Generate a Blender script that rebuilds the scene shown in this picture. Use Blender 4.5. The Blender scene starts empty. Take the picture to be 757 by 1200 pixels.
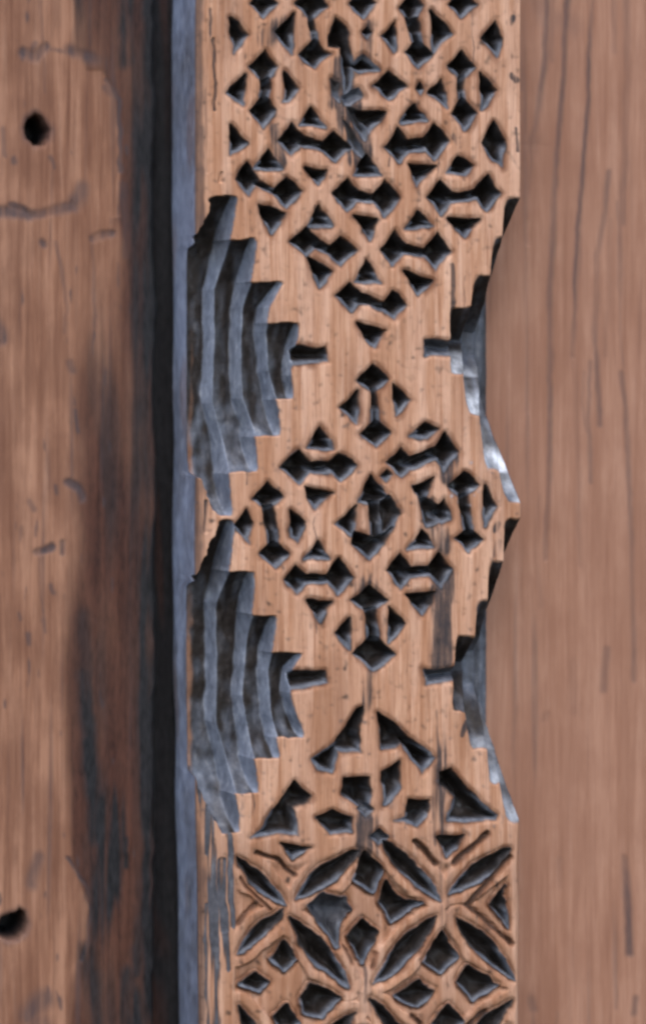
import bpy, math
import numpy as np
from mathutils import Vector

# ----------------------------------------------------------------------------
# units: the carving was measured in "px" (1 px = 0.25 mm on the front face)
# ----------------------------------------------------------------------------
S = 0.00025
CX, CY, ZC = -739.0, 470.0, 3000.0      # camera foot on the front plane, distance
BD = 80.0                               # how far the plain boards lie behind the carved face
KB = (ZC + BD) / ZC
SC = bpy.context.scene

def wx(x): return (np.asarray(x, dtype=np.float64) - 378.5) * S
def wz(y): return (600.0 - np.asarray(y, dtype=np.float64)) * S + 1.2
def wy(d): return np.asarray(d, dtype=np.float64) * S

# ---------------------------------------------------------------- camera ----
cam_d = bpy.data.cameras.new('camera')
cam = bpy.data.objects.new('camera', cam_d)
SC.collection.objects.link(cam)
cam.location = (float(wx(CX)), -ZC * S, float(wz(CY)))
cam.rotation_euler = (math.radians(90), 0, 0)
cam_d.sensor_fit = 'AUTO'
cam_d.sensor_width = 36.0
cam_d.lens = 36.0 * ZC / 1200.0
cam_d.shift_x = (378.5 - CX) / 1200.0
cam_d.shift_y = (CY - 600.0) / 1200.0
cam_d.clip_start = 0.01
cam_d.clip_end = 50.0
cam_d.dof.use_dof = True
cam_d.dof.focus_distance = (ZC + 2) * S
cam_d.dof.aperture_fstop = 3.0
SC.camera = cam

# ------------------------------------------------------------ sky and sun ----
SUN_EL, SUN_AZ = math.radians(58), math.radians(-16)   # azimuth measured from -Y (in front of the door) towards +X
world = bpy.data.worlds.new('World')
SC.world = world
world.use_nodes = True
nt = world.node_tree
bg = nt.nodes['Background']
sky = nt.nodes.new('ShaderNodeTexSky')
sky.sky_type = 'NISHITA'
sky.sun_disc = False
sky.sun_elevation = SUN_EL
sdir = Vector((math.sin(SUN_AZ) * math.cos(SUN_EL), -math.cos(SUN_AZ) * math.cos(SUN_EL), math.sin(SUN_EL)))
sky.sun_rotation = math.atan2(sdir.x, sdir.y)
sky.air_density = 1.0
sky.dust_density = 1.0
nt.links.new(sky.outputs[0], bg.inputs[0])
bg.inputs[1].default_value = 0.15
sun_d = bpy.data.lights.new('sun', 'SUN')
sun_d.energy = 1.0
sun_d.angle = math.radians(45)
sun_d.color = (1.0, 0.93, 0.84)
sun = bpy.data.objects.new('sun', sun_d)
SC.collection.objects.link(sun)
sun.rotation_euler = sdir.to_track_quat('Z', 'Y').to_euler()
sun.location = (0, -2, 3)

SC.cycles.filter_width = 2.8
SC.view_settings.view_transform = 'Standard'
SC.view_settings.look = 'None'
SC.view_settings.exposure = 1.30
SC.view_settings.gamma = 1.0
SC.view_settings.use_curve_mapping = False

# ---------------------------------------------------------------- helpers ----
def fnoise(shape, sy, sx, seed):
    """smooth noise, zero mean and unit spread, correlated over sx by sy samples"""
    r = np.random.default_rng(seed).standard_normal(shape)
    f = np.fft.rfft2(r)
    ky = np.fft.fftfreq(shape[0])[:, None]
    kx = np.fft.rfftfreq(shape[1])[None, :]
    f *= np.exp(-2 * (np.pi ** 2) * ((ky * sy) ** 2 + (kx * sx) ** 2))
    n = np.fft.irfft2(f, shape)
    return (n - n.mean()) / (n.std() + 1e-9)

def sstep(a, b, x):
    t = np.clip((x - a) / (b - a), 0, 1)
    return t * t * (3 - 2 * t)

def sdf(poly, X, Y):
    """signed distance to a polygon, positive inside"""
    P = np.asarray(poly, dtype=np.float64)
    d = np.full(X.shape, 1e9)
    ins = np.zeros(X.shape, dtype=bool)
    n = len(P)
    for i in range(n):
        a, b = P[i], P[(i + 1) % n]
        ex, ey = b - a
        px, py = X - a[0], Y - a[1]
        t = np.clip((px * ex + py * ey) / (ex * ex + ey * ey + 1e-12), 0, 1)
        d = np.minimum(d, np.hypot(px - t * ex, py - t * ey))
        if a[1] != b[1]:
            c = ((a[1] > Y) != (b[1] > Y)) & (X < (b[0] - a[0]) * (Y - a[1]) / (b[1] - a[1]) + a[0])
            ins ^= c
    return np.where(ins, d, -d)

def dline(pts, X, Y):
    P = np.asarray(pts, dtype=np.float64)
    d = np.full(X.shape, 1e9)
    for a, b in zip(P[:-1], P[1:]):
        e = b - a
        t = np.clip(((X - a[0]) * e[0] + (Y - a[1]) * e[1]) / (e @ e + 1e-12), 0, 1)
        d = np.minimum(d, np.hypot(X - a[0] - t * e[0], Y - a[1] - t * e[1]))
    return d

def window(pts, pad, xs, ys):
    P = np.asarray(pts, dtype=np.float64)
    i0, i1 = np.searchsorted(ys, P[:, 1].min() - pad), np.searchsorted(ys, P[:, 1].max() + pad)
    j0, j1 = np.searchsorted(xs, P[:, 0].min() - pad), np.searchsorted(xs, P[:, 0].max() + pad)
    return slice(i0, i1), slice(j0, j1)

def stroke(mask, pts, width, strength, xs, ys, X, Y, soft=0.6):
    w = window(pts, width * 2 + 4, xs, ys)
    if mask[w].size == 0: return
    d = dline(pts, X[w], Y[w])
    mask[w] = np.maximum(mask[w], strength * (1 - sstep(width * (1 - soft), width * (1 + soft), d)))

def blob(mask, poly, soft, strength, xs, ys, X, Y):
    w = window(poly, soft + 4, xs, ys)
    if mask[w].size == 0: return
    mask[w] = np.maximum(mask[w], strength * sstep(-soft, soft, sdf(poly, X[w], Y[w])))

def root_empty(name, loc, label, cat):
    o = bpy.data.objects.new(name, None)
    SC.collection.objects.link(o)
    o.location = loc
    o.empty_display_size = 0.02
    o['label'] = label
    o['category'] = cat
    return o

def grid_normals(P):
    a = np.gradient(P, axis=0)
    b = np.gradient(P, axis=1)
    n = np.cross(a, b)
    return n / (np.linalg.norm(n, axis=2, keepdims=True) + 1e-12)

def mesh_from_cells(name, cells, P, N, attrs, mat, parent, label=None):
    """one mesh out of the chosen cells of a grid; the normals of the whole grid are kept so that parts meet without a seam"""
    H, W = P.shape[:2]
    i, j = cells
    q = np.stack([i * W + j, (i + 1) * W + j, (i + 1) * W + j + 1, i * W + j + 1], 1)
    u, inv = np.unique(q.ravel(), return_inverse=True)
    V = P.reshape(-1, 3)[u]
    off = np.array(parent.location)
    me = bpy.data.meshes.new(name)
    me.vertices.add(len(u))
    me.vertices.foreach_set('co', (V - off).astype(np.float32).ravel())
    nf = len(q)
    me.loops.add(nf * 4)
    me.loops.foreach_set('vertex_index', inv.astype(np.int32).ravel())
    me.polygons.add(nf)
    me.polygons.foreach_set('loop_start', np.arange(0, nf * 4, 4, dtype=np.int32))
    me.update(calc_edges=True)
    me.polygons.foreach_set('use_smooth', np.ones(nf, dtype=bool))
    me.normals_split_custom_set_from_vertices(N.reshape(-1, 3)[u].tolist())
    for k, a in attrs.items():
        at = me.attributes.new(k, 'FLOAT', 'POINT')
        at.data.foreach_set('value', a.ravel()[u].astype(np.float32))
    me.materials.append(mat)
    o = bpy.data.objects.new(name, me)
    SC.collection.objects.link(o)
    o.parent = parent
    if label: o['label'] = label
    return o

# ------------------------------------------------------------- materials ----
class NT:
    def __init__(self, name):
        self.m = bpy.data.materials.new(name)
        self.m.use_nodes = True
        self.t = self.m.node_tree
        self.b = self.t.nodes['Principled BSDF']
    def n(self, typ, **kw):
        o = self.t.nodes.new(typ)
        for k, v in kw.items(): setattr(o, k, v)
        return o
    def l(self, a, b): self.t.links.new(a, b)
    def coord(self, sx, sy, sz, off=(0, 0, 0)):
        tc = self.n('ShaderNodeTexCoord')
        mp = self.n('ShaderNodeMapping')
        mp.inputs['Scale'].default_value = (sx / S, sy / S, sz / S)
        mp.inputs['Location'].default_value = off
        self.l(tc.outputs['Object'], mp.inputs['Vector'])
        return mp.outputs[0]
    def noise(self, co, scale=1.0, detail=3.0, rough=0.55, dist=0.0):
        t = self.n('ShaderNodeTexNoise')
        t.inputs['Scale'].default_value = scale
        t.inputs['Detail'].default_value = detail
        t.inputs['Roughness'].default_value = rough
        t.inputs['Distortion'].default_value = dist
        self.l(co, t.inputs['Vector'])
        return t.outputs[0]
    def attr(self, name):
        a = self.n('ShaderNodeAttribute', attribute_name=name)
        return a.outputs['Fac']
    def ramp(self, fac, stops):
        r = self.n('ShaderNodeValToRGB')
        e = r.color_ramp.elements
        while len(e) < len(stops): e.new(0.5)
        for el, (p, c) in zip(e, stops):
            el.position = p
            el.color = (c[0], c[1], c[2], 1) if not isinstance(c, float) else (c, c, c, 1)
        self.l(fac, r.inputs[0])
        return r.outputs[0]
    def mix(self, fac, a, b, mode='MIX'):
        m = self.n('ShaderNodeMix', data_type='RGBA', blend_type=mode)
        for s, v in ((m.inputs[0], fac), (m.inputs[6], a), (m.inputs[7], b)):
            if isinstance(v, (int, float)): s.default_value = v
            elif isinstance(v, tuple): s.default_value = (*v, 1)
            else: self.l(v, s)
        return m.outputs[2]
    def math(self, op, a, b=0.0, clamp=False):
        m = self.n('ShaderNodeMath', operation=op, use_clamp=clamp)
        for s, v in ((m.inputs[0], a), (m.inputs[1], b)):
            if isinstance(v, (int, float)): s.default_value = v
            else: self.l(v, s)
        return m.outputs[0]
    def bump(self, h, strength, dist):
        b = self.n('ShaderNodeBump')
        b.inputs['Strength'].default_value = strength
        b.inputs['Distance'].default_value = dist
        self.l(h, b.inputs['Height'])
        self.l(b.outputs[0], self.b.inputs['Normal'])
    def setin(self, name, v):
        if isinstance(v, (int, float)): self.b.inputs[name].default_value = v
        else: self.l(v, self.b.inputs[name])

def post_material():
    k = NT('sanded_carved_wood')
    broad = k.noise(k.coord(0.045, 0.045, 0.0030), 1, 3)
    grain = k.noise(k.coord(0.22, 0.22, 0.009, (3, 1, 7)), 1, 4, 0.6)
    fine = k.noise(k.coord(0.7, 0.7, 0.03, (9, 1, 2)), 1, 3, 0.6)
    pore = k.noise(k.coord(0.30, 0.30, 0.005, (1, 4, 5)), 1, 1, 0.5)
    mott = k.noise(k.coord(0.02, 0.02, 0.012, (2, 8, 3)), 1, 3)
    wood = k.ramp(grain, [(0.33, (0.28, 0.122, 0.062)), (0.47, (0.45, 0.226, 0.130)), (0.60, (0.57, 0.322, 0.203))])
    wide = k.noise(k.coord(0.085, 0.085, 0.0035, (4, 2, 6)), 1, 2, 0.5)
    wood = k.mix(k.math('MULTIPLY', k.ramp(wide, [(0.40, 1.0), (0.56, 0.0)]), 0.55), wood, (0.355, 0.165, 0.085))
    wood = k.mix(k.math('MULTIPLY', k.ramp(wide, [(0.52, 0.0), (0.64, 1.0)]), 0.6), wood, (0.60, 0.36, 0.245))
    wood = k.mix(k.math('MULTIPLY', k.ramp(mott, [(0.35, 0.0), (0.65, 1.0)]), 0.45), wood, (0.34, 0.155, 0.080))
    wood = k.mix(k.math('MULTIPLY', k.ramp(broad, [(0.45, 0.0), (0.70, 1.0)]), 0.5), wood, (0.60, 0.355, 0.240))
    wood = k.mix(k.math('MULTIPLY', k.ramp(fine, [(0.36, 1.0), (0.5, 0.0)]), 0.40), wood, (0.25, 0.115, 0.062))
    wood = k.mix(k.math('MULTIPLY', k.ramp(pore, [(0.18, 1.0), (0.26, 0.0)]), 0.12), wood, (0.11, 0.06, 0.045))
    # old dark finish left in the cuts
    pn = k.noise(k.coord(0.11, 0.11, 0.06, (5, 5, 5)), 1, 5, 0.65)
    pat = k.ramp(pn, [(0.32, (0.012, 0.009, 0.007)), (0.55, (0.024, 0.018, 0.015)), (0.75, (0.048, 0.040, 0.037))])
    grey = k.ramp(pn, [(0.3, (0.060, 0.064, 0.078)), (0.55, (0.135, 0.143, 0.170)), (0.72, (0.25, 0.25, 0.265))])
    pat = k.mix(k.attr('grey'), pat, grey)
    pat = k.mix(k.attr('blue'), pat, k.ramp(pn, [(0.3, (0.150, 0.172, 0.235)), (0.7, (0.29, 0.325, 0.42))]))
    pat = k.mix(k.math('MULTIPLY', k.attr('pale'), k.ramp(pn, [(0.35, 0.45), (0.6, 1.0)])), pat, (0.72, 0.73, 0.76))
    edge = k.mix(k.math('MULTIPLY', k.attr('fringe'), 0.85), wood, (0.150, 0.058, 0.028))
    st = k.mix(k.math('MULTIPLY', k.attr('stain'), k.ramp(k.math('ADD', k.math('MULTIPLY', grain, 0.6), k.math('MULTIPLY', pn, 0.5)), [(0.45, 1.0), (0.9, 0.45)])), edge, (0.048, 0.036, 0.034))
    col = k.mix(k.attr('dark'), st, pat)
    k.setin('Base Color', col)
    rr = k.math('ADD', k.math('MULTIPLY', k.attr('dark'), -0.22), 0.70)
    rr = k.math('ADD', rr, k.math('MULTIPLY', k.math('SUBTRACT', pn, 0.5), 0.5))
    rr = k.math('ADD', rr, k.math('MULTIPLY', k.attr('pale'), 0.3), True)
    k.setin('Roughness', rr)
    k.setin('Specular IOR Level', k.math('ADD', 0.14, k.math('MULTIPLY', k.attr('grey'), 0.32)))
    h = k.math('ADD', k.math('MULTIPLY', grain, 0.6), k.math('MULTIPLY', fine, 0.35))
    h = k.math('ADD', h, k.math('MULTIPLY', pn, k.math('MULTIPLY', k.attr('dark'), 0.6)))
    k.bump(h, 0.6, 1.8 * S)
    return k.m

def board_material(name, light, mid, dark, seed, redmix):
    k = NT(name)
    s = seed
    broad = k.noise(k.coord(0.022, 0.022, 0.0022, (s, 1, 2)), 1, 3)
    grain = k.noise(k.coord(0.10, 0.10, 0.0045, (s + 3, 1, 7)), 1, 4, 0.6, 0.3)
    fine = k.noise(k.coord(0.40, 0.40, 0.016, (s + 9, 1, 2)), 1, 3, 0.6)
    mott = k.noise(k.coord(0.018, 0.018, 0.010, (s + 2, 8, 3)), 1, 4, 0.6)
    tiny = k.noise(k.coord(0.25, 0.25, 0.07, (s + 4, 8, 9)), 1, 3, 0.6)
    wood = k.ramp(grain, [(0.28, dark), (0.5, mid), (0.70, light)])
    wood = k.mix(k.math('MULTIPLY', k.ramp(broad, [(0.4, 0.0), (0.65, 1.0)]), 0.45), wood, light)
    wide = k.noise(k.coord(0.085, 0.085, 0.0035, (4, 2, 6)), 1, 2, 0.5)
    wood = k.mix(k.math('MULTIPLY', k.ramp(wide, [(0.36, 1.0), (0.56, 0.0)]), 0.35), wood, dark)
    wood = k.mix(k.math('MULTIPLY', k.ramp(wide, [(0.50, 0.0), (0.70, 1.0)]), 0.35), wood, light)
    wood = k.mix(k.math('MULTIPLY', k.ramp(mott, [(0.40, 1.0), (0.60, 0.0)]), 0.45), wood, dark)
    wood = k.mix(k.math('MULTIPLY', k.ramp(fine, [(0.36, 1.0), (0.5, 0.0)]), 0.35), wood, dark)
    red = k.ramp(tiny, [(0.3, (0.026, 0.010, 0.007)), (0.6, (0.058, 0.022, 0.014))])
    red = k.mix(k.ramp(grain, [(0.4, 0.0), (0.75, 0.6)]), red, (0.125, 0.050, 0.030))
    wood = k.mix(k.math('MULTIPLY', k.attr('red'), redmix), wood, red)
    pore = k.ramp(tiny, [(0.35, 1.0), (0.85, 0.65)])
    wood = k.mix(k.math('MULTIPLY', k.attr('stain'), pore), wood, (0.060, 0.042, 0.042))
    blk = k.ramp(tiny, [(0.3, (0.008, 0.0075, 0.008)), (0.65, (0.022, 0.020, 0.021))])
    wood = k.mix(k.attr('dark'), wood, blk)
    k.setin('Base Color', wood)
    rr = k.math('ADD', 0.62, k.math('MULTIPLY', k.math('SUBTRACT', tiny, 0.5), 0.3))
    rr = k.math('ADD', rr, k.math('MULTIPLY', k.attr('red'), -0.08))
    k.setin('Roughness', rr)
    k.setin('Specular IOR Level', 0.16)
    h = k.math('ADD', k.math('MULTIPLY', grain, 0.8), k.math('MULTIPLY', fine, 0.5))
    k.bump(h, 0.6, 2.0 * S)
    return k.m

# ============================================================================
#  CARVED POST
# ============================================================================
pxs = np.arange(232.0, 611.0, 1.0)
pys = np.arange(-110.0, 1312.0, 1.0)
X0, Y0 = np.meshgrid(pxs, pys)
SH = X0.shape
# hand-cut unevenness of every edge
X = X0 + 0.9 * fnoise(SH, 8, 8, 11) + 0.3 * fnoise(SH, 3, 3, 12)
Y = Y0 + 0.9 * fnoise(SH, 8, 8, 13) + 0.3 * fnoise(SH, 3, 3, 14)
n_mid = fnoise(SH, 5, 5, 21)
n_fine = fnoise(SH, 2.0, 2.0, 22)
n_long = fnoise(SH, 60, 5, 23)
n_str = fnoise(SH, 22, 2.5, 24)

D = np.zeros(SH)            # depth behind the front face, px
LAB = np.zeros(SH, int)     # which cut a vertex belongs to
dark = np.zeros(SH)
fringe = np.zeros(SH)
grey = np.zeros(SH)
stain = np.zeros(SH)
cut_id = [0]

def carve(poly, depth=17.0, slope=3.6, new=True, g=0.0, top=0.55, grow=0.0):
    """sink a chip-cut pocket: steep sides, the deepest point towards its lower end"""
    if new: cut_id[0] += 1
    w = window(poly, 14, pxs, pys)
    if D[w].size == 0: return
    depth = depth * 1.55
    s = sdf(poly, X[w], Y[w]) + 0.25 * n_mid[w] + 1.6 + grow
    ya, yb = min(p[1] for p in poly), max(p[1] for p in poly)
    t = np.clip((Y[w] - ya) / (yb - ya), 0, 1)
    # the lower edges carry a narrow ledge to catch light before the side drops away
    lower = sstep(.42, .62, t)
    ledge = np.clip(s, 0, 4.2) * 1.3 + np.clip(s - 4.2, 0, None) * slope * 1.6
    z = np.clip(s, 0, None) * slope * 1.3 * (1 - lower) + ledge * lower
    z = depth * (1 - np.exp(-(z / depth) ** 1.5 * 1.2))
    z *= 1 + 0.07 * n_mid[w]
    # slightly worn rim
    z += 1.6 * sstep(-5, 1.5, s)
    better = z > D[w]
    D[w] = np.where(better, z, D[w])
    LAB[w] = np.where((s > -1.2) & better, cut_id[0], LAB[w])
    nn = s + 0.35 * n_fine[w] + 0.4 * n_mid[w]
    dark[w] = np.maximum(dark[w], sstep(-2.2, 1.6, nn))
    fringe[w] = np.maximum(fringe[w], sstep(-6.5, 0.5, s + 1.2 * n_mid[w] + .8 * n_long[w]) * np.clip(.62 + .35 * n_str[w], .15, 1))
    grey[w] = np.maximum(grey[w], np.maximum(g, .58 * sstep(6.5, 3.0, s) * (.12 + .88 * lower)) * sstep(-1, 1.5, s))  # lower walls greyed to paint in the sky light from above

def dia(b):
    x0, y0, x1, y1 = b
    mx, my = (x0 + x1) / 2, (y0 + y1) / 2
    return [(mx, y0), (x1, my), (mx, y1), (x0, my)]

def vcell(top, bot, left, right, slit=4.5, depth=18):
    carve(dia(top), depth)
    carve(dia(bot), depth, new=False)
    xa, xb = (top[0] + top[2]) / 2, (bot[0] + bot[2]) / 2
    ya, yb = top[3] - 8, bot[1] + 8
    if slit: carve([(xa - slit, ya), (xa + slit, ya), (xb + slit, yb), (xb - slit, yb)], depth * .7, new=False)
    if left: carve(left, depth * .9)
    if right: carve(right, depth * .9)

def hcell(left, right, top, bot, slit=4.5, depth=18):
    carve(dia(left), depth)
    carve(dia(right), depth, new=False)
    ya, yb = (left[1] + left[3]) / 2, (right[1] + right[3]) / 2
    xa, xb = left[2] - 9, right[0] + 9
    if slit: carve([(xa, ya - slit), (xb, yb - slit), (xb, yb + slit + 1), (xa, ya + slit + 1)], depth * .7, new=False)
    if top: carve(top, depth * .85)
    if bot: carve(bot, depth * .85)

# --- upper lattice -----------------------------------------------------------
for cx in (309, 426, 542):     # row that runs out of the frame at the top
    vcell((cx - 16, -66, cx + 16, -30), (cx - 16, -13, cx + 16, 21),
          [(cx - 41, -20), (cx - 21, -39), (cx - 21, -5)], [(cx + 24, -39), (cx + 42, -22), (cx + 24, -5)])
for cx in (366, 485):
    vcell((cx - 17, -130, cx + 17, -98), (cx - 16, -80, cx + 16, -46),
          [(cx - 41, -86), (cx - 21, -106), (cx - 21, -70)], [(cx + 21, -106), (cx + 42, -86), (cx + 21, -70)])
carve([(270, -105), (292, -84), (274, -62)]); carve([(566, -82), (581, -104), (588, -84), (582, -60)])
carve([(270, 20), (292, 41), (274, 62)], 15)
carve([(270, 146), (290, 165), (271, 182)], 15)
carve([(566, 44), (581, 24), (588, 44), (583, 68)], 16)
carve([(566, 168), (581, 143), (592, 165), (588, 194), (577, 188)], 16)
vcell((347, -14, 385, 25), (352, 47, 387, 80), [(324, 40), (345, 18), (344, 62)], None, 3)
vcell((470, -14, 497, 28), (476, 46, 506, 80), [(447, 43), (464, 23), (463, 61)], [(506, 13), (530, 41), (508, 61)], 6)
vcell((293, 60, 327, 97), (294, 110, 325, 149), [(267, 108), (288, 89), (287, 123)], [(332, 121), (335, 85), (351, 104), (340, 120)], 4.5)
vcell((525, 59, 557, 96), (529, 113, 559, 153), [(503, 109), (517, 92), (524, 125)], [(563, 85), (583, 106), (566, 128)], 3.5)
carve(dia((424, 33, 434, 45)), 9); carve(dia((489, 98, 497, 110)), 9)
hcell((328, 145, 358, 184), (374, 155, 411, 191), [(352, 148), (366, 126), (383, 149)], [(357, 196), (384, 200), (373, 218)])
carve(dia((438, 83, 475, 118)), 18); carve([(417, 131), (451, 132), (446, 142), (432, 156)], 14)
hcell((452, 151, 484, 191), (492, 145, 527, 187), [(472, 144), (486, 121), (501, 142)], [(478, 193), (511, 195), (490, 218)], 6)
hcell((278, 191, 305, 229), (317, 208, 355, 243), [(299, 198), (316, 175), (331, 197)], [(301, 240), (334, 249), (319, 275)])
hcell((390, 211, 425, 247), (436, 211, 468, 253), [(415, 206), (430, 183), (448, 205)], [(416, 252), (443, 255), (433, 281)])
hcell((502, 211, 533, 251), (554, 205, 586, 247), [(523, 203), (538, 183), (556, 193), (546, 206)], [(526, 255), (563, 257), (546, 279)])
hcell((340, 268, 377, 299), (381, 276, 417, 311), [(361, 266), (374, 243), (390, 265)], [(361, 302), (388, 318), (376, 336)])
hcell((447, 270, 479, 312), (496, 273, 527, 316), [(474, 268), (490, 248), (507, 265)], [(474, 319), (507, 328), (492, 347)])
hcell((396, 333, 426, 363), (446, 341, 475, 377), [(416, 331), (430, 306), (448, 332)], [(419, 380), (452, 386), (440, 409)])
# split and break-out in the middle of the lattice
cut_id[0] += 1
carve([(400, 112), (410, 106), (421, 104), (424, 113), (412, 122), (405, 120)], 5, 1.0, new=False, g=0.5)
carve([(409, 125), (419, 130), (430, 152), (428, 163), (418, 150)], 7, 1.2, new=False, g=0.1)
carve([(404, 140), (412, 150), (424, 178), (428, 186), (416, 176), (408, 164)], 4, .8, new=False)
carve([(388, 92), (396, 96), (397, 118), (390, 112)], 4, .8, new=False)
carve([(394, 18), (405, 31), (411, 61), (416, 74), (427, 63), (445, 81), (421, 84), (414, 82), (413, 97), (407, 108), (404, 107), (400, 54), (386, 54), (385, 41)], 22, 3.0, new=False)
# --- lozenge in the middle ---------------------------------------------------
vcell((420, 428, 455, 463), (424, 490, 457, 525), [(399, 478), (419, 459), (419, 496)], [(462, 451), (481, 470), (465, 488)], 3.5)
hcell((331, 527, 371, 569), (380, 532, 419, 561), [(359, 524), (377, 501), (394, 527)], [(357, 570), (391, 576), (371, 597)], 5)
hcell((454, 524, 486, 561), (507, 508, 537, 554), [(480, 511), (498, 496), (514, 503), (500, 514)], [(484, 570), (509, 560), (498, 590)], 7)
carve(dia((449, 551, 460, 563)), 9)
vcell((297, 566, 332, 600), (305, 632, 338, 667), [(277, 617), (289, 597), (297, 614), (293, 638)], [(341, 597), (358, 611), (349, 634), (341, 628)], 5.5)
vcell((527, 553, 562, 587), (534, 616, 564, 647), [(508, 601), (522, 585), (528, 608), (518, 614)], [(570, 570), (583, 594), (568, 615)], 5.5)
cut_id[0] += 1
carve([(437, 558), (448, 571), (457, 584), (447, 592), (433, 592), (419, 588)], 18, new=False)
carve([(417, 622), (433, 628), (448, 628), (460, 618), (436, 657), (414, 637)], 18, new=False)
carve([(433, 585), (446, 585), (446, 634), (434, 634)], 18, new=False)
carve([(446, 590), (456, 580), (469, 603), (457, 622), (447, 630)], 12, 2.0, new=False)
carve([(392, 614), (416, 592), (416, 628)], 17)
hcell((332, 662, 363, 698), (381, 655, 413, 698), [(358, 655), (373, 635), (386, 655)], [(360, 704), (390, 707), (374, 729)])
hcell((454, 650, 485, 691), (500, 648, 531, 688), [(478, 644), (494, 621), (509, 640)], [(477, 698), (510, 694), (495, 720)])
carve([(490, 575), (520, 596), (518, 612), (500, 616)], 10, 2)
vcell((413, 688, 455, 719), (415, 744, 462, 788), [(394, 741), (411, 724), (411, 760)], [(457, 710), (475, 730), (457, 753)], 6)
# --- arrow band --------------------------------------------------------------
carve([(366, 890), (393, 872), (419, 832), (425, 831), (424, 882), (396, 880), (388, 906), (376, 901)], 17)
carve([(445, 836), (468, 854), (505, 882), (509, 888), (495, 907), (487, 895), (471, 870), (463, 875), (447, 878)], 17)
carve([(404, 911), (434, 912), (434, 953), (403, 931)], 16)
carve([(449, 903), (469, 892), (471, 923), (452, 942)], 14)
carve([(372, 958), (390, 951), (411, 960), (412, 974), (387, 977)], 13)
carve([(474, 958), (479, 938), (504, 937), (501, 957), (489, 967), (461, 962)], 13)
carve([(347, 916), (365, 933), (362, 940), (346, 947), (350, 977), (326, 975), (296, 983), (311, 969), (324, 947)], 14)
carve([(517, 904), (530, 900), (572, 947), (583, 957), (581, 963), (527, 961), (536, 932), (517, 919)], 17)
carve([(331, 990), (366, 995), (346, 1006)], 9)
carve([(513, 981), (545, 978), (537, 995), (524, 1005)], 10)
for x, y in ((430, 948), (446, 982)):
    carve(dia((x - 9, y - 8, x + 8, y + 9)), 6, g=0.3)

# --- rosettes of crossed petals ----------------------------------------------
PS = np.full(SH, -60.0)       # distance to the nearest petal
def petal(a, b, width, depth=15.0, g=0.0):
    a, b = np.array(a, float), np.array(b, float)
    u = (b - a) / np.linalg.norm(b - a)
    v = np.array([-u[1], u[0]])
    pts = []
    for t in np.linspace(0, 1, 17): pts.append(tuple(a + (b - a) * t + v * width * .45 * math.sin(math.pi * t) ** .8))
    for t in np.linspace(1, 0, 17)[1:-1]: pts.append(tuple(a + (b - a) * t - v * width * .45 * math.sin(math.pi * t) ** .8))
    carve(pts, depth, 2.0, g=g, top=0.45)
    w = window(pts, 60, pxs, pys)
    if PS[w].size: PS[w] = np.maximum(PS[w], sdf(pts, X[w], Y[w]))

def groove(pts, width=3.4, depth=7.0, st=0.7):
    w = window(pts, 12, pxs, pys)
    if D[w].size == 0: return
    s = width - dline(pts, X[w], Y[w])
    z = depth * sstep(-width * .6, width, s)
    D[w] = np.maximum(D[w], z)
    fringe[w] = np.maximum(fringe[w], sstep(-4, 1, s))
    dark[w] = np.maximum(dark[w], st * sstep(-1.5, 2.0, s + .6 * n_fine[w]))

def quatrefoil(top, left, right, bot):
    for p in (top, left, right, bot): carve(p, 14, 2.4, grow=1.8)

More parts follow.
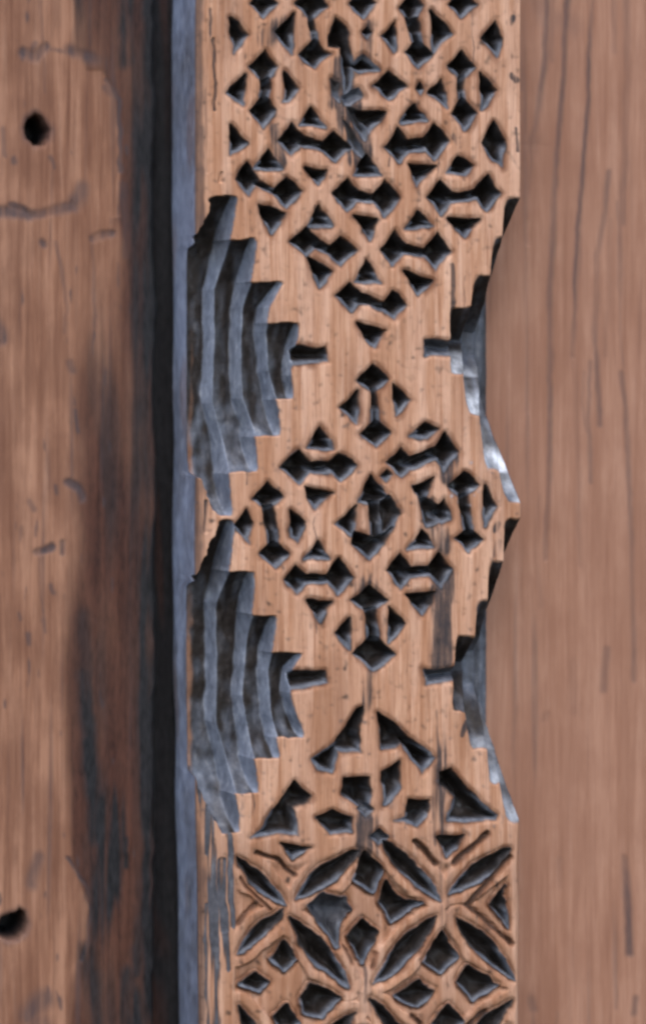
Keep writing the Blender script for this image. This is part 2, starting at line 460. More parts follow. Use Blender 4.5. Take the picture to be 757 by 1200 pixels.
for oy in (0, 208):
    petal((278, 1005 + oy), (335, 1062 + oy), 17); petal((333, 1066 + oy), (278, 1118 + oy), 17)
    petal((347, 1055 + oy), (423, 997 + oy), 25); petal((340, 1076 + oy), (410, 1159 + oy), 27)
    petal((448, 985 + oy), (517, 1055 + oy), 22); petal((528, 1048 + oy), (597, 996 + oy), 24)
    petal((512, 1075 + oy), (438, 1155 + oy), 24); petal((535, 1076 + oy), (604, 1148 + oy), 23)
    groove([(303, 1001 + oy), (330, 1008 + oy), (347, 1025 + oy)], 2.5); groove([(486, 985 + oy), (512, 1012 + oy)], 3)
    groove([(533, 1012 + oy), (571, 978 + oy)], 3)
    groove([(597, 1006 + oy), (549, 1062 + oy), (601, 1106 + oy)], 3)
    groove([(284, 1030 + oy), (316, 1066 + oy)], 2.2, 4, .4); groove([(280, 1082 + oy), (298, 1060 + oy)], 2.5, 4, .5)
    carve([(577, 1062 + oy), (593, 1040 + oy), (596, 1087 + oy)], 13)
    carve([(428, 999 + oy), (449, 1022 + oy), (436, 1046 + oy), (417, 1033 + oy)], 14, grow=1.5)
    carve([(365, 1062 + oy), (382, 1050 + oy), (404, 1054 + oy), (410, 1068 + oy), (399, 1082 + oy), (395, 1107 + oy), (378, 1083 + oy)], 14, 2.0, g=0.25, grow=2.0)
    carve([(447, 1059 + oy), (455, 1034 + oy), (474, 1057 + oy), (493, 1060 + oy), (460, 1081 + oy)], 14, grow=2.0)
    carve([(413, 1098 + oy), (427, 1081 + oy), (442, 1092 + oy), (425, 1129 + oy)], 14, grow=2.0)
    groove([(414, 1130 + oy), (404, 1108 + oy)], 2, 3, .4); groove([(441, 1118 + oy), (436, 1135 + oy)], 2, 3, .4)
    quatrefoil([(321, 1124 + oy), (333, 1105 + oy), (348, 1125 + oy), (333, 1138 + oy)],
               [(283, 1155 + oy), (301, 1142 + oy), (315, 1152 + oy), (305, 1163 + oy)],
               [(354, 1171 + oy), (366, 1154 + oy), (398, 1171 + oy), (378, 1191 + oy), (359, 1188 + oy)],
               [(323, 1193 + oy), (336, 1180 + oy), (353, 1200 + oy), (336, 1216 + oy)])
    quatrefoil([(497, 1127 + oy), (519, 1094 + oy), (537, 1124 + oy), (517, 1141 + oy)],
               [(465, 1168 + oy), (492, 1151 + oy), (509, 1162 + oy), (492, 1182 + oy)],
               [(539, 1152 + oy), (552, 1135 + oy), (582, 1155 + oy), (555, 1172 + oy)],
               [(510, 1198 + oy), (527, 1180 + oy), (544, 1198 + oy), (527, 1216 + oy)])
for a, b, wd in (((435, 1172), (512, 1262), 22), ((419, 1187), (347, 1260), 23), ((281, 1180), (330, 1262), 20), ((601, 1172), (530, 1250), 23)):
    petal(a, b, wd)

# softly rounded bars between the cuts of the rosettes
low = sstep(985, 1010, Y0)
# the bands beside the petals stand proud, the ground between them is cut back a little
ground = sstep(-12.5, -17, PS + .8 * n_mid) * sstep(1008, 1022, Y0) * sstep(274, 280, X0) * sstep(598, 592, X0)
D += 4.5 * ground * (1 - dark)
fringe = np.maximum(fringe, .5 * ground * np.clip(.7 + .4 * n_str, .1, 1))
def blur(a, sg):
    ky = np.fft.fftfreq(a.shape[0])[:, None]; kx = np.fft.rfftfreq(a.shape[1])[None, :]
    return np.fft.irfft2(np.fft.rfft2(a) * np.exp(-2 * np.pi ** 2 * sg * sg * (ky ** 2 + kx ** 2)), a.shape)
near = np.clip(blur((dark > .5).astype(float), 4.0), 0, 1)
D += (1.2 + 5.5 * low) * near * (1 - dark)
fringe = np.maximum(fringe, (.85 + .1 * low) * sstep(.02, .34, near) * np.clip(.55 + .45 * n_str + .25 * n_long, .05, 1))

# --- fluted notches on both edges --------------------------------------------
def arc(y, top, bot, depth, ramp, power):
    if power == 1: return depth * np.clip(np.minimum((y - top) / ramp, (bot - y) / (ramp * 1.12)), 0, 1)
    t = np.clip(np.minimum((y - top) / ramp, (bot - y) / ramp), 0, 1)
    return depth * np.where(t > 0, np.sin(t * np.pi / 2) ** power, 0)

NL = np.full(SH, -1, int)      # notch id per vertex
NF = np.zeros(SH)              # notch depth field
CR = np.zeros(SH)              # left-facing flute walls, their sky light painted in grey and blue
def notch(idx, side, tips, depths, ramps, ridges, power, outer=None, view=True, hollow=3.0):
    """terraced flutes; ridges go from the outermost inwards. Terrace k lies outside ridge k."""
    y = Y0[:, 0] + 0.0
    nk = len(tips)
    dk = [arc(Y, tips[k][0], tips[k][1], depths[k], ramps[k], power) for k in range(nk)]
    dk1 = [arc(y, tips[k][0], tips[k][1], depths[k], ramps[k], power) for k in range(nk)] + [np.zeros_like(y)]
    wob = 1.3 * n_mid + 0.7 * n_fine
    R = []
    for k in range(nk):
        p = np.array(ridges[k], float)
        r = np.interp(y, p[:, 1], p[:, 0])
        if view:                        # the ridge lies below the face: put it back where it stands
            r = r + (r - CX) * (0.35 * dk1[k] + 0.65 * dk1[k + 1]) / ZC
        R.append(r[:, None] + 0 * X)
    dk.append(np.zeros(SH))
    d = dk[0].copy()
    half = [4.2, 4.2, 4.2, 3.6]
    prev = np.full(SH, 222.0 if side < 0 else 612.0)
    crest = np.zeros(SH)
    for k in range(nk):
        q = (X0 - R[k]) * (1 if side < 0 else -1) + wob * .06
        st = np.clip((q + half[k]) / (2 * half[k]), 0, 1)
        st = .75 * st + .25 * sstep(0, 1, st)
        d += (dk[k + 1] - dk[k]) * st
        u = np.clip((X0 - prev) / (R[k] - half[k] * (1 if side < 0 else -1) - prev + 1e-6), 0, 1)
        act = dk[k] / (depths[k] + 1e-6)
        d += hollow * u ** 1.3 * act * (1 - st)          # each flute falls towards the foot of the next step
        crest = np.maximum(crest, sstep(-half[k] - 1.5, -half[k] + 1.5, q + .35 * n_mid) * sstep(half[k] + 1.5, half[k] - .5, q) * sstep(0, 3, dk[k]))
        prev = R[k]
    if outer is not None:
        p = np.array(outer, float)
        xl = np.interp(y, p[:, 1], p[:, 0])[:, None]
        d *= sstep(-2, 5, X0 - xl + wob)
    on = d > 0.25
    tool = .4 * fnoise(SH, 26, 4, 40 + idx) + .3 * fnoise(SH, 6, 8, 50 + idx) + 0.15 * n_fine + .2 * n_mid
    d = d + np.clip(d / 8, 0, 1) * tool
    return np.clip(d, 0, None), on, crest

# left side, traced on the photograph
RL1 = [[(275, 232), (262, 285), (246, 338), (246, 403), (244, 473), (257, 522), (269, 604)],
       [(298, 284), (290, 322), (279, 360), (277, 420), (279, 467), (292, 505), (299, 552)],
       [(329, 333), (311, 360), (306, 388), (309, 435), (319, 470), (325, 503)],
       [(349, 382), (341, 413), (338, 440), (341, 462)]]
TL1 = [(229, 606), (281, 555), (330, 512), (379, 468)]
RL2 = [[(272, 611), (263, 665), (248, 708), (249, 780), (248, 850), (263, 903), (279, 974)],
       [(296, 672), (284, 755), (279, 818), (288, 875), (301, 928)],
       [(322, 722), (309, 787), (313, 840), (325, 887)],
       [(353, 766), (340, 784), (337, 812), (344, 838), (354, 862)]]
TL2 = [(610, 977), (670, 931), (720, 889), (765, 865)]
OL1 = [(252, 226), (241, 252), (228, 293), (214, 325), (205, 420), (214, 525), (224, 540), (241, 573), (252, 598), (262, 608)]
OL2 = [(262, 606), (241, 652), (228, 690), (214, 718), (205, 800), (214, 885), (222, 893), (257, 970), (262, 980)]
DL = [38, 29, 20, 11]
for idx, (T, Rr, O) in enumerate(((TL1, RL1, OL1), (TL2, RL2, OL2))):
    d, on, cr = notch(idx, -1, T, DL, [85, 62, 44, 24], Rr, 0.62, O, hollow=7.0)
    m = d > D
    D = np.where(m & on, d, D); NL[on & m] = idx; CR = np.maximum(CR, np.where(on, cr, 0)); NF = np.maximum(NF, np.where(on, d, 0))
# right side, the same flutes seen from behind the edge
RR1 = [[(595, 230), (593, 275), (602, 330), (604, 420), (600, 500), (589, 553), (596, 590)],
       [(582, 276), (579, 321), (588, 370), (586, 430), (566, 489), (573, 553)],
       [(560, 322), (556, 359), (562, 400), (547, 441), (552, 488)],
       [(530, 360), (532, 400), (531, 440)]]
TR1 = [(229, 590), (275, 553), (321, 489), (359, 441)]
RR2 = [[(595, 606), (594, 656), (602, 710), (604, 790), (600, 880), (590, 921), (598, 966)],
       [(577, 657), (576, 702), (587, 750), (588, 800), (575, 881), (577, 920)],
       [(563, 703), (561, 744), (564, 790), (549, 834), (555, 880)],
       [(538, 746), (536, 785), (533, 834)]]
TR2 = [(605, 967), (656, 921), (702, 881), (744, 834)]
for idx, (T, Rr) in enumerate(((TR1, RR1), (TR2, RR2))):
    d, on, cr = notch(idx + 2, 1, T, [62, 60, 56, 44], [92, 80, 66, 38], Rr, 1, None, view=False)
    m = (d > D)
    D = np.where(m & on, d, D); NL[on & m] = idx + 2; NF = np.maximum(NF, np.where(on, d, 0))
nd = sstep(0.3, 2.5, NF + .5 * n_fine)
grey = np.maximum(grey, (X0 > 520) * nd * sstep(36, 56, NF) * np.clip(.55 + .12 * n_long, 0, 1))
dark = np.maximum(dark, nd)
# weathered lower halves of the flutes, greyed further for the sky light they face
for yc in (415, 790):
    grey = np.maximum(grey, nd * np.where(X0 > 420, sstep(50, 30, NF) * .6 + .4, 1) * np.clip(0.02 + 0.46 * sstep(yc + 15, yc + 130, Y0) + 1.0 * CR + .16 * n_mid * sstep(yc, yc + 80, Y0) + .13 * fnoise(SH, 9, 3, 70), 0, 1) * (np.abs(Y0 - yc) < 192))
for s in ([(336, 404), (381, 407), (383, 424), (340, 427)], [(336, 786), (380, 788), (384, 802), (340, 806)]):
    carve(s, 13, 2.0)
for s in ([(497, 401), (534, 398), (534, 415), (500, 418)], [(500, 785), (540, 781), (540, 799), (501, 802)]):
    carve(s, 12, 1.8, g=0.4)

# white flecks and painted sky glint on the lower steps of the right-hand notches
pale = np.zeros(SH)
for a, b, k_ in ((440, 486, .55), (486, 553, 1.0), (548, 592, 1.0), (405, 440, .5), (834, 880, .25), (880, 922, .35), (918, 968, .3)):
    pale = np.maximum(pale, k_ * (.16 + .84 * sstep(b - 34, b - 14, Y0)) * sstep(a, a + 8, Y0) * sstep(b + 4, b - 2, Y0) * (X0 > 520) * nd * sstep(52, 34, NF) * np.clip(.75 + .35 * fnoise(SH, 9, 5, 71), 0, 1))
# --- stains and damage on the face -------------------------------------------
def st(pts, w, k, soft=.6): stroke(stain, pts, w, k, pxs, pys, X, Y, soft)
st([(517, 690), (516, 730), (517, 775)], 11, .85); st([(528, 675), (524, 700)], 10, .6)
st([(517, 835), (517, 900)], 6, .8); st([(516, 900), (516, 985)], 9, .75)
st([(521, 990), (524, 1110)], 8, .3); st([(430, 960), (430, 1000)], 12, .7)
st([(428, 690), (432, 700)], 16, .5); st([(436, 790), (428, 830)], 7, .5); st([(435, 788), (440, 835)], 3, .5)
st([(402, 95), (410, 130), (421, 182)], 14, 1.0); st([(398, 75), (395, 120)], 10, .6); st([(330, 30), (310, 45)], 12, .45)
st([(322, 150), (330, 190)], 7, .5); st([(430, 30), (428, 70)], 9, .4); st([(530, 540), (525, 560)], 9, .7)
st([(500, 590), (520, 640)], 11, .55); st([(530, 310), (531, 360)], 2.5, .8); st([(584, 635), (582, 650)], 5, .4)
st([(545, 845), (541, 862)], 3, .9); st([(583, 615), (580, 620)], 4, .5); st([(425, 1140), (430, 1180)], 10, .35)
st([(600, 20), (597, 26)], 4, .5); st([(599, 88), (606, 94)], 4, .9); st([(607, 150), (606, 176)], 1.8, .8); st([(531, 160), (537, 166)], 4, .5)
scuff = np.zeros(SH)
# left margin: scuffed paint and narrow splits
for pts, w, k in (([(251, 45), (251, 75), (253, 128)], 1.8, .8), ([(260, 203), (259, 212)], 2.2, .9), ([(246, 10), (247, 40)], 2, .5),
                  ([(241, 588), (240, 625)], 2.4, .8), ([(246, 30), (243, 200)], 3, .35),
                  ([(268, 975), (270, 1010), (273, 1085)], 3.2, .85), ([(260, 1010), (261, 1060), (264, 1090)], 4.5, .85),
                  ([(264, 1095), (268, 1135)], 4, .6), ([(246, 935), (248, 1000), (251, 1090), (253, 1230)], 5, .95),
                  ([(236, 905), (240, 960), (243, 1000)], 3, .7), ([(243, 1060), (246, 1310)], 2.5, .6), ([(297, 925), (298, 975)], 1.5, .6)):
    st(pts, w, k, .5)
    if pts[0][1] > 900: stroke(scuff, pts, w * 1.1, k, pxs, pys, X, Y, .8)
    w_ = window(pts, 12, pxs, pys)
    D[w_] = np.maximum(D[w_], 2.2 * k * (1 - sstep(w * .4, w * 1.4, dline(pts, X[w_], Y[w_]))))
fibre = fnoise(SH, 20, 1.1, 76)
scuff = sstep(.3, .75, scuff * (1 + .6 * fibre))
dark = np.maximum(dark, .92 * scuff); grey = np.maximum(grey, .45 * scuff * (dark < .97))
# drying cracks along the grain
rg = np.random.default_rng(88)
for i in range(14):
    x, y, l = rg.uniform(268, 590), rg.uniform(0, 1180), rg.uniform(18, 75)
    st([(x, y), (x + rg.uniform(-1.5, 1.5), y + l / 2), (x + rg.uniform(-2, 2), y + l)], rg.uniform(.5, 1.1), rg.uniform(.4, .85), .7)
stain = sstep(.12, .72, stain * (1 + .38 * fibre))
stain = np.maximum(stain, sstep(245, 233, X0 + 4 * n_long + 1.5 * n_mid) * .75 * (NF < 1))
stain = np.maximum(stain, .4 * sstep(2.2, 3.4, fnoise(SH, 30, 7, 77)) * (Y0 < 1320))
fringe = np.maximum(fringe, .45 * sstep(930, 1010, Y0) * np.clip(.6 + .4 * fnoise(SH, 30, 20, 78), 0, 1))
fringe = np.maximum(fringe, .35 * sstep(0.6, 2.0, fnoise(SH, 40, 16, 79)))

# --- worn face, rounded long edges -------------------------------------------
flx = np.interp(pys, [-110, 0, 500, 800, 1200, 1312], [228.5, 229.0, 230.0, 231.0, 236.5, 238.0])[:, None]   # the left side leans a little
face = 1 - sstep(0, 3, D)
D += face * (0.32 * n_long + 0.08 * n_mid + 0.06 * n_fine) + 0.4
lx = X0 - flx
rad = 12.0
q = np.clip((rad - lx) / rad, 0, 0.995)
D = np.maximum(D, rad * .85 * (1 - np.sqrt(1 - q * q)) + 0.0)
# right edge: crisp above, worn round below
rr = np.interp(pys, [-110, 900, 965, 1010, 1312], [4, 4, 9, 12, 13])[:, None]
q = np.clip((X0 - (611 - rr)) / rr, 0, 0.995)
D = np.maximum(D, rr * .9 * (1 - np.sqrt(1 - q * q)))
# tan wear along the left corner where the flutes run out
wear = sstep(240, 234, X0 + 1.0 * n_mid) * (NF > 8)
dark = dark * (1 - .65 * wear * np.clip(.55 + .7 * n_long, 0, 1))
fringe = np.maximum(fringe, wear * .6)

# --- assemble the grid: left side, face, right side ---------------------------
H, W = SH
px = np.maximum(X0, flx + (X0 - 231.0) * 0.02 + 0.3)
cols_x, cols_d, cols_a = [], [], []
SIDE = 12
def side_cols(x_edge, d_edge, foot, n, seed):
    cx, cd = [], []
    for i in range(1, n + 1):
        t = i / n
        cd.append(d_edge + (BD + 6 - d_edge) * t)
        cx.append(x_edge + (foot - x_edge) * min(1, t * 1.6))
    return cx, cd
e = fnoise((H, SIDE), 40, 3, 91)
lxs, lds = side_cols(px[:, 0], D[:, 0], flx[:, 0] + .5, SIDE, 5)
rxs, rds = side_cols(px[:, -1] - 13 * np.clip(NF[:, -1] / 62, 0, 1), D[:, -1], 598.0 * np.ones(H), SIDE, 6)
left_x = np.stack(lxs[::-1], 1) + 0.9 * e; left_d = np.stack(lds[::-1], 1)
right_x = np.stack(rxs, 1) + 0.3 * e; right_d = np.stack(rds, 1)
px = px - sstep(565, 611, X0) * 13 * np.clip(NF / 62, 0, 1)      # the cut runs under towards the foot
GX = np.concatenate([left_x, px, right_x], 1)
GD = np.concatenate([left_d, D, right_d], 1)
GY = np.concatenate([np.repeat(pys[:, None], SIDE, 1), Y0, np.repeat(pys[:, None], SIDE, 1)], 1)
def pad(a, l, r): return np.concatenate([np.full((H, SIDE), l) if np.isscalar(l) else l, a, np.full((H, SIDE), r) if np.isscalar(r) else r], 1)
gl = np.clip(.75 + .18 * fnoise((H, SIDE), 60, 3, 92), 0, 1)
brn = np.clip(.0 + .35 * sstep(.8, 1.8, fnoise((H, SIDE), 50, 2, 93)), 0, 1)
A = dict(dark=pad(dark, np.clip(.93 - brn, 0, 1), np.clip(dark[:, -1:] + .0, 0, 1).repeat(SIDE, 1)), fringe=pad(fringe, .6, .5),
         grey=pad(grey, gl, 0.2), pale=pad(pale, 0.0, 0.0), blue=pad(np.where(X0 < 420, .26 * sstep(.35, 1, CR) * np.clip(.7 + .3 * n_long, 0, 1), 0) * nd, np.clip(.72 + .2 * fnoise((H, SIDE), 40, 3, 94) + .12 * fnoise((H, SIDE), 8, 1, 95), 0, 1), 0.0), stain=pad(np.clip(stain, 0, 1), .6, .2))  # blue on the flute walls is sky light put into the colour
# the right side below 900 is worn bare
P = np.stack([wx(GX), wy(GD), wz(GY)], 2)
N = grid_normals(P)
if N[H // 2, SIDE + 100, 1] > 0: N = -N

m_post = post_material()
post = root_empty('carved_door_post', (float(wx(420)), float(wy(BD)), float(wz(1311))),
                  'upright wooden post carved with lattice diamonds and petal rosettes, between the two plain boards', 'door post')
# part per cell
cl = np.zeros((H - 1, W - 1 + 2 * SIDE), int)
L4 = np.stack([LAB[:-1, :-1], LAB[1:, :-1], LAB[:-1, 1:], LAB[1:, 1:]])
face_lab = L4.max(0)
NC = NL[:-1, :-1]
cl[:, SIDE:SIDE + W - 1] = np.where((NC >= 0), 1000 + NC, face_lab)
cl[:, :SIDE] = 2000
cl[:, SIDE + W - 1:] = 2001
order = np.argsort(cl.ravel(), kind='stable')
vals, starts = np.unique(cl.ravel()[order], return_index=True)
for v, idx in zip(vals, np.split(order, starts[1:])):
    if v == 0: nm, lb = 'carved_face', None
    elif v == 2000: nm, lb = 'edge_strip', 'blue grey side of the post'
    elif v == 2001: nm, lb = 'edge_strip', 'side of the post towards the plain right board'
    elif v >= 1000: nm, lb = 'fluted_notch', None
    else: nm, lb = 'carved_recess', None
    if v < 1000 and v > 0 and len(idx) < 40:
        continue_cells = idx
    mesh_from_cells(nm, np.unravel_index(idx, cl.shape), P, N, A, m_post, post, lb)

# ============================================================================
#  PLAIN BOARDS
# ============================================================================
def board(name, x0, x1, label, mat, build, step=1.5):
    xs = np.arange(x0, x1 + .01, step); ys = np.arange(-130.0, 1330.0, step)
    X0, Y0 = np.meshgrid(xs, ys)
    B = dict(xs=xs, ys=ys, X=X0 + 1.2 * fnoise(X0.shape, 8, 5, 301) + .6 * fnoise(X0.shape, 3, 2, 302), Y=Y0 + 1.5 * fnoise(X0.shape, 6, 6, 303), X0=X0, Y0=Y0,
             d=np.zeros(X0.shape), red=np.zeros(X0.shape), stain=np.zeros(X0.shape), dark=np.zeros(X0.shape), hole=np.zeros(X0.shape, int))
    build(B)
    # photographed positions lie on the board plane behind the face: same plane, scaled about the camera axis
    tx = CX + (X0 - CX) * KB; ty = CY + (Y0 - CY) * KB
    d = BD + B['d']
    back = BD + 70
    def ring(a, l, r, ax): return np.concatenate([l, a, r], ax)
    tx = tx + B.get('jog', 0)
    # turn the board's long edges back so that it has thickness
    gx = ring(tx, tx[:, :1], tx[:, -1:], 1); gy = ring(ty, ty[:, :1], ty[:, -1:], 1)
    gd = ring(d, np.full_like(d[:, :1], back), np.full_like(d[:, :1], back), 1)
    P = np.stack([wx(gx), wy(gd), wz(gy)], 2)
    N = grid_normals(P)
    if N[P.shape[0] // 2, P.shape[1] // 2, 1] > 0: N = -N
    A = {k: np.clip(ring(B[k], B[k][:, :1], B[k][:, -1:], 1), 0, 1) for k in ('red', 'stain', 'dark')}
    root = root_empty(name, (float(wx(tx.mean())), float(wy(back)), float(wz(ty.max()))), label[0], label[1])
    root['kind'] = 'thing'
    hh = B['hole'][:-1, :-1]
    cl = np.zeros((P.shape[0] - 1, P.shape[1] - 1), int)
    cl[:, 1:-1] = hh
    for v in np.unique(cl):
        c = np.nonzero(cl == v)
        o = mesh_from_cells('plank' if v == 0 else 'bored_hole', c, P, N, A, mat, root)
    return root

def build_left(B):
    xs, ys, X, Y, X0, Y0 = (B[k] for k in ('xs', 'ys', 'X', 'Y', 'X0', 'Y0'))
    sh = X.shape
    n1, n2 = fnoise(sh, 40, 8, 311), fnoise(sh, 10, 4, 312)
    # bare, rubbed part on the left; old red-brown finish kept on the right
    edge = np.interp(ys, [-130, 0, 80, 100, 150, 210, 300, 420, 500, 640, 720, 800, 900, 1000, 1060, 1120, 1200, 1330],
                     [90, 100, 120, 131, 140, 141, 140, 104, 100, 96, 86, 78, 77, 81, 102, 98, 90, 88])[:, None]
    soft = np.interp(ys, [-130, 60, 90, 240, 330, 900, 990, 1020, 1100, 1150, 1330], [16, 14, 3, 3, 22, 20, 8, 3, 3, 10, 12])[:, None]
    B['red'][:] = sstep(-1, 1, (X0 + 7 * n1 * (soft > 6) + 2 * n2 - edge) / soft)
    B['red'][:] *= np.clip(.93 + .10 * n1, .55, 1)
    B['d'] += -1.6 * (1 - B['red'])*-1 * 0 + .35 * n1 + .25 * n2
    B['d'] -= 1.2 * B['red']
    def s(pts, w, k, soft=.6, dep=0.0, key='stain'):
        stroke(B[key], pts, w, k, xs, ys, X, Y, soft)
        if dep:
            w_ = window(pts, w * 2 + 4, xs, ys)
            B['d'][w_] += .4 * dep * (1 - sstep(w * .3, w * 1.5, dline(pts, X[w_], Y[w_])))
    # dents and scars across the grain
    s([(28, 60), (42, 66), (52, 56)], 6, .9, .7, 3); s([(40, 56), (41, 50)], 3, .8); s([(60, 59), (85, 61)], 2.5, .5); s([(85, 58), (100, 66), (108, 68)], 7, .75, .8, 1.5)
    s([(-20, 250), (0, 251), (22, 249), (34, 252)], 7, .8, .6, 3); s([(15, 241), (30, 246)], 5, .8, .6, 2); s([(36, 250), (70, 248), (86, 243)], 6, .65, .7, 2); s([(88, 238), (97, 226), (98, 220)], 8, .6, .8, 1)
    s([(112, 281), (122, 276), (130, 274)], 5, .85, .7, 3); s([(50, 286), (53, 287)], 4, .7, .7, 2)
    s([(84, 567), (93, 576), (97, 584)], 5, .9, .7, 3); s([(45, 646), (62, 640)], 5, .85, .6, 3); s([(76, 636), (76, 648)], 3, .85, .6, 2)
    s([(-6, 372), (1, 385), (3, 400)], 7, .9, .6, 2); s([(82, 425), (84, 435)], 4, .7, .7, 1); s([(69, 572), (70, 578)], 3, .6)
    s([(36, 590), (42, 597)], 4, .55); s([(48, 1005), (42, 1025), (38, 1035)], 7, .55, .9, 1); s([(34, 1190), (52, 1172)], 11, .65, .8); s([(44, 1200), (52, 1240)], 12, .5, .8)
    s([(88, 480), (90, 505)], 2.5, .7); s([(34, 745), (36, 755)], 4, .6); s([(22, 720), (24, 726)], 3, .6); s([(64, 688), (66, 694)], 3, .6)
    s([(47, 650), (50, 700), (55, 740)], 1.3, .6); s([(16, 186), (17, 190)], 4, .6); s([(66, 285), (75, 330), (78, 390)], 2.5, .4); s([(110, 290), (112, 380)], 2, .4); s([(48, -20), (50, 40), (54, 110)], 2, .45)
    s([(58, 185), (62, 200)], 2.5, .5); s([(2, 150), (3, 180)], 3, .5)
    # raised lip of the old finish
    s([(124, 92), (138, 116), (141, 150), (141, 200)], 2.2, .75, .8, 1.5, 'stain'); s([(126, 102), (132, 108)], 5, .6); s([(146, 215), (150, 300)], 5, .4)
    s([(78, 1006), (90, 1022), (101, 1040), (106, 1068), (104, 1100), (96, 1122)], 2.2, .9, .8, 2, 'stain')
    # dark streaks in the red part
    s([(96, 790), (104, 850), (108, 920), (112, 985)], 9, .8, .8, 0, 'dark'); s([(104, 870), (118, 980)], 10, .9, .7, 0, 'dark')
    s([(118, 985), (122, 1000)], 7, .6, .9, 0, 'dark'); s([(146, 985), (149, 1015)], 3, .8, .7, 0, 'dark')
    s([(176, 940), (170, 1010), (163, 1080), (158, 1140)], 7, .85, .7, 0, 'dark'); s([(104, 1110), (112, 1190), (122, 1330)], 10, .75, .8, 0, 'dark')
    s([(150, 1140), (148, 1200)], 10, .8, .8, 0, 'dark'); s([(180, 1090), (176, 1200)], 9, .6, .8, 0, 'dark'); s([(97, 720), (100, 790)], 9, .5, .9, 0, 'dark')
    s([(150, -60), (150, 20), (149, 72)], 10, .85, .8, 0, 'dark'); s([(92, -60), (94, 55)], 6, .55, .9, 0, 'dark'); s([(160, 60), (165, 90)], 10, .4, .9, 0, 'dark')
    s([(185, -130), (184, 300), (181, 520), (178, 760), (180, 900), (186, 1000)], 7, .9, .9, 0, 'dark'); s([(160, 400), (158, 430)], 6, .4, .9, 0, 'dark')
    # pale scratch
    # pores
    po = fnoise(sh, 5, 1.1, 321)
    B['stain'][:] = np.maximum(B['stain'], .7 * sstep(2.1, 2.9, po))
    B['stain'][:] = np.maximum(B['stain'], .45 * sstep(1.0, 2.4, fnoise(sh, 45, 1.6, 322)))
    # long fibres break the stains up
    fib = fnoise(sh, 26, 1.4, 323)
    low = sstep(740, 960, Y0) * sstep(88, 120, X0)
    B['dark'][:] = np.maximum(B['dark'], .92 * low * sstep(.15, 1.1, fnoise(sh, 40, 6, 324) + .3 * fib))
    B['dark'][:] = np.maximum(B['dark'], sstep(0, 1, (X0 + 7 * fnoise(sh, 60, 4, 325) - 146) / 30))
    B['dark'][:] = np.maximum(B['dark'], .5 * sstep(1.0, 2.0, fnoise(sh, 50, 7, 326)) * B['red'])
    for q in ('stain', 'dark'): B[q][:] = B[q] * np.clip(1.05 + .25 * fib + .12 * n2, .4, 1.2)
    # bored holes
    for hid, (poly, dep) in enumerate((([(30, 150), (34, 140), (44, 136), (54, 141), (58, 151), (56, 162), (50, 170), (41, 170), (33, 164)], 55),
                                      ([(1, 1081), (4, 1074), (11, 1071), (18, 1071), (24, 1067), (30, 1071), (32, 1081), (28, 1092), (20, 1101), (11, 1102), (4, 1094)], 55)), 1):
        w_ = window(poly, 12, xs, ys)
        q = sdf(poly, X[w_], Y[w_])
        B['d'][w_] += dep * sstep(-2.5, 4, q) + 2 * sstep(-7, 0, q)
        B['dark'][w_] = np.maximum(B['dark'][w_], sstep(-3, 1.5, q)); B['stain'][w_] = np.maximum(B['stain'][w_], .55 * sstep(-9, -1, q + 2 * n2[w_]))
        B['hole'][w_] = np.where(q > -2, hid, B['hole'][w_])
    # arris on the edge by the gap
    B['jog'] = sstep(150, 184, X0) * np.clip(1.3 * fnoise(sh, 18, 400, 327) + .8 * fnoise(sh, 5, 400, 328), -3, 3)
    B['d'] += 10 * sstep(177, 184, X0) ** 2

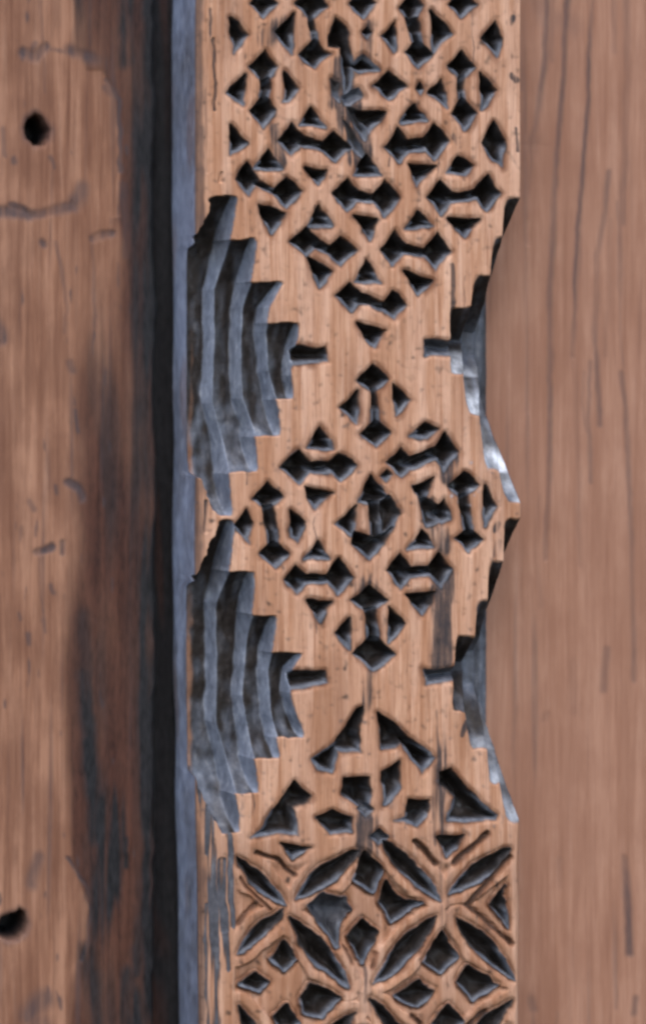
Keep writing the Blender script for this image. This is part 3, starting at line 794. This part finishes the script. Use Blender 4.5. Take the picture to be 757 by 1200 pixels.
def build_right(B):
    xs, ys, X, Y, X0, Y0 = (B[k] for k in ('xs', 'ys', 'X', 'Y', 'X0', 'Y0'))
    sh = X.shape
    B['d'] += .3 * fnoise(sh, 60, 8, 331) + .2 * fnoise(sh, 14, 5, 332)
    vary = np.clip(.66 + .42 * fnoise(sh, 34, 8, 333), .0, 1.1)
    def s(pts, w, k, soft=.8, dep=0.8):
        m = np.zeros(sh)
        stroke(m, pts, w, k, xs, ys, X0 + .5 * (X - X0), Y, soft)
        B['stain'][:] = np.maximum(B['stain'], m * vary)
        B['d'] += dep * m
    s([(666, -130), (665, 0), (661, 87), (654, 157), (649, 235), (644, 350), (645, 487), (642, 592), (640, 655)], 3.2, .85)
    s([(658, 110), (652, 180), (646, 270), (644, 400), (645, 480)], 3.0, .55)
    s([(694, -130), (693, 0), (688, 122), (681, 210), (675, 297), (672, 420)], 2.6, .72); s([(672, 420), (677, 557), (678, 660)], 3.2, .38)
    s([(642, -100), (640, 45), (632, 122), (623, 192), (618, 262), (615, 350), (616, 480)], 3.4, .62)
    s([(712, 200), (708, 250), (700, 297), (697, 402), (703, 500)], 3.2, .5); s([(728, 435), (738, 557), (741, 697), (742, 800)], 3.0, .6)
    s([(733, 1007), (734, 1050), (737, 1115)], 4, .75); s([(733, -100), (735, 120), (728, 260)], 4, .35); s([(721, -100), (719, 60)], 3, .35)
    s([(672, 780), (674, 835)], 5, .4); s([(710, 760), (707, 810)], 4, .35); s([(655, 1010), (657, 1040)], 4, .4); s([(672, 1110), (674, 1150)], 5, .45)
    s([(622, 1170), (624, 1180)], 5, .6); s([(640, 838), (638, 842)], 4, .45); s([(627, 165), (626, 178)], 8, .6); s([(614, 170), (640, 171)], 4, .35)
    s([(618, 260), (619, 285)], 3.5, .7); s([(745, 1170), (742, 1185)], 4, .5); s([(682, 1150), (686, 1200)], 5, .35); s([(718, 1020), (722, 1180)], 2.5, .4)
    s([(668, 30), (640, 20), (630, 0)], 12, .25)
    for i in range(26):
        r = np.random.default_rng(500 + i)
        x, y, l = r.uniform(600, 900), r.uniform(-100, 1250), r.uniform(40, 260)
        s([(x, y), (x + r.uniform(-5, 5), y + l / 2), (x + r.uniform(-9, 9), y + l)], r.uniform(1.2, 3.4), r.uniform(.15, .4), .9, .3)
    B['stain'][:] = np.maximum(B['stain'], .35 * sstep(1.2, 2.6, fnoise(sh, 60, 1.8, 341)))

m_left = board_material('worn_board_wood', (0.375, 0.194, 0.118), (0.270, 0.124, 0.070), (0.120, 0.047, 0.026), 1.0, 1.0)
m_right = board_material('plain_board_wood', (0.375, 0.198, 0.128), (0.310, 0.151, 0.092), (0.225, 0.100, 0.059), 21.0, 0.0)
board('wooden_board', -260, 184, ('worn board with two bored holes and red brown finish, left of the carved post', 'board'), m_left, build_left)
board('wooden_board', 560, 1010, ('plain pale brown board with thin dark grain lines, right of the carved post', 'board'), m_right, build_right)

# ------------------------------------------------- dark rebate in the gap ----
def build_gap(B):
    B['d'] += 34 + .6 * fnoise(B['X'].shape, 50, 4, 351)
    B['dark'][:] = 1.0 - .35 * sstep(940, 1080, B['Y0']) * sstep(.2, 1.4, fnoise(B['X'].shape, 14, 5, 352))
    B['red'][:] = 1
    B['dark'][:] = np.clip(B['dark'] - .45 * sstep(.7, 1.8, fnoise(B['X'].shape, 30, 2, 353)), 0, 1)
g = board('rebate_strip', 150, 250, ('dark recessed strip in the gap between worn board and carved post', 'strip'), m_left, build_gap, 2.0)
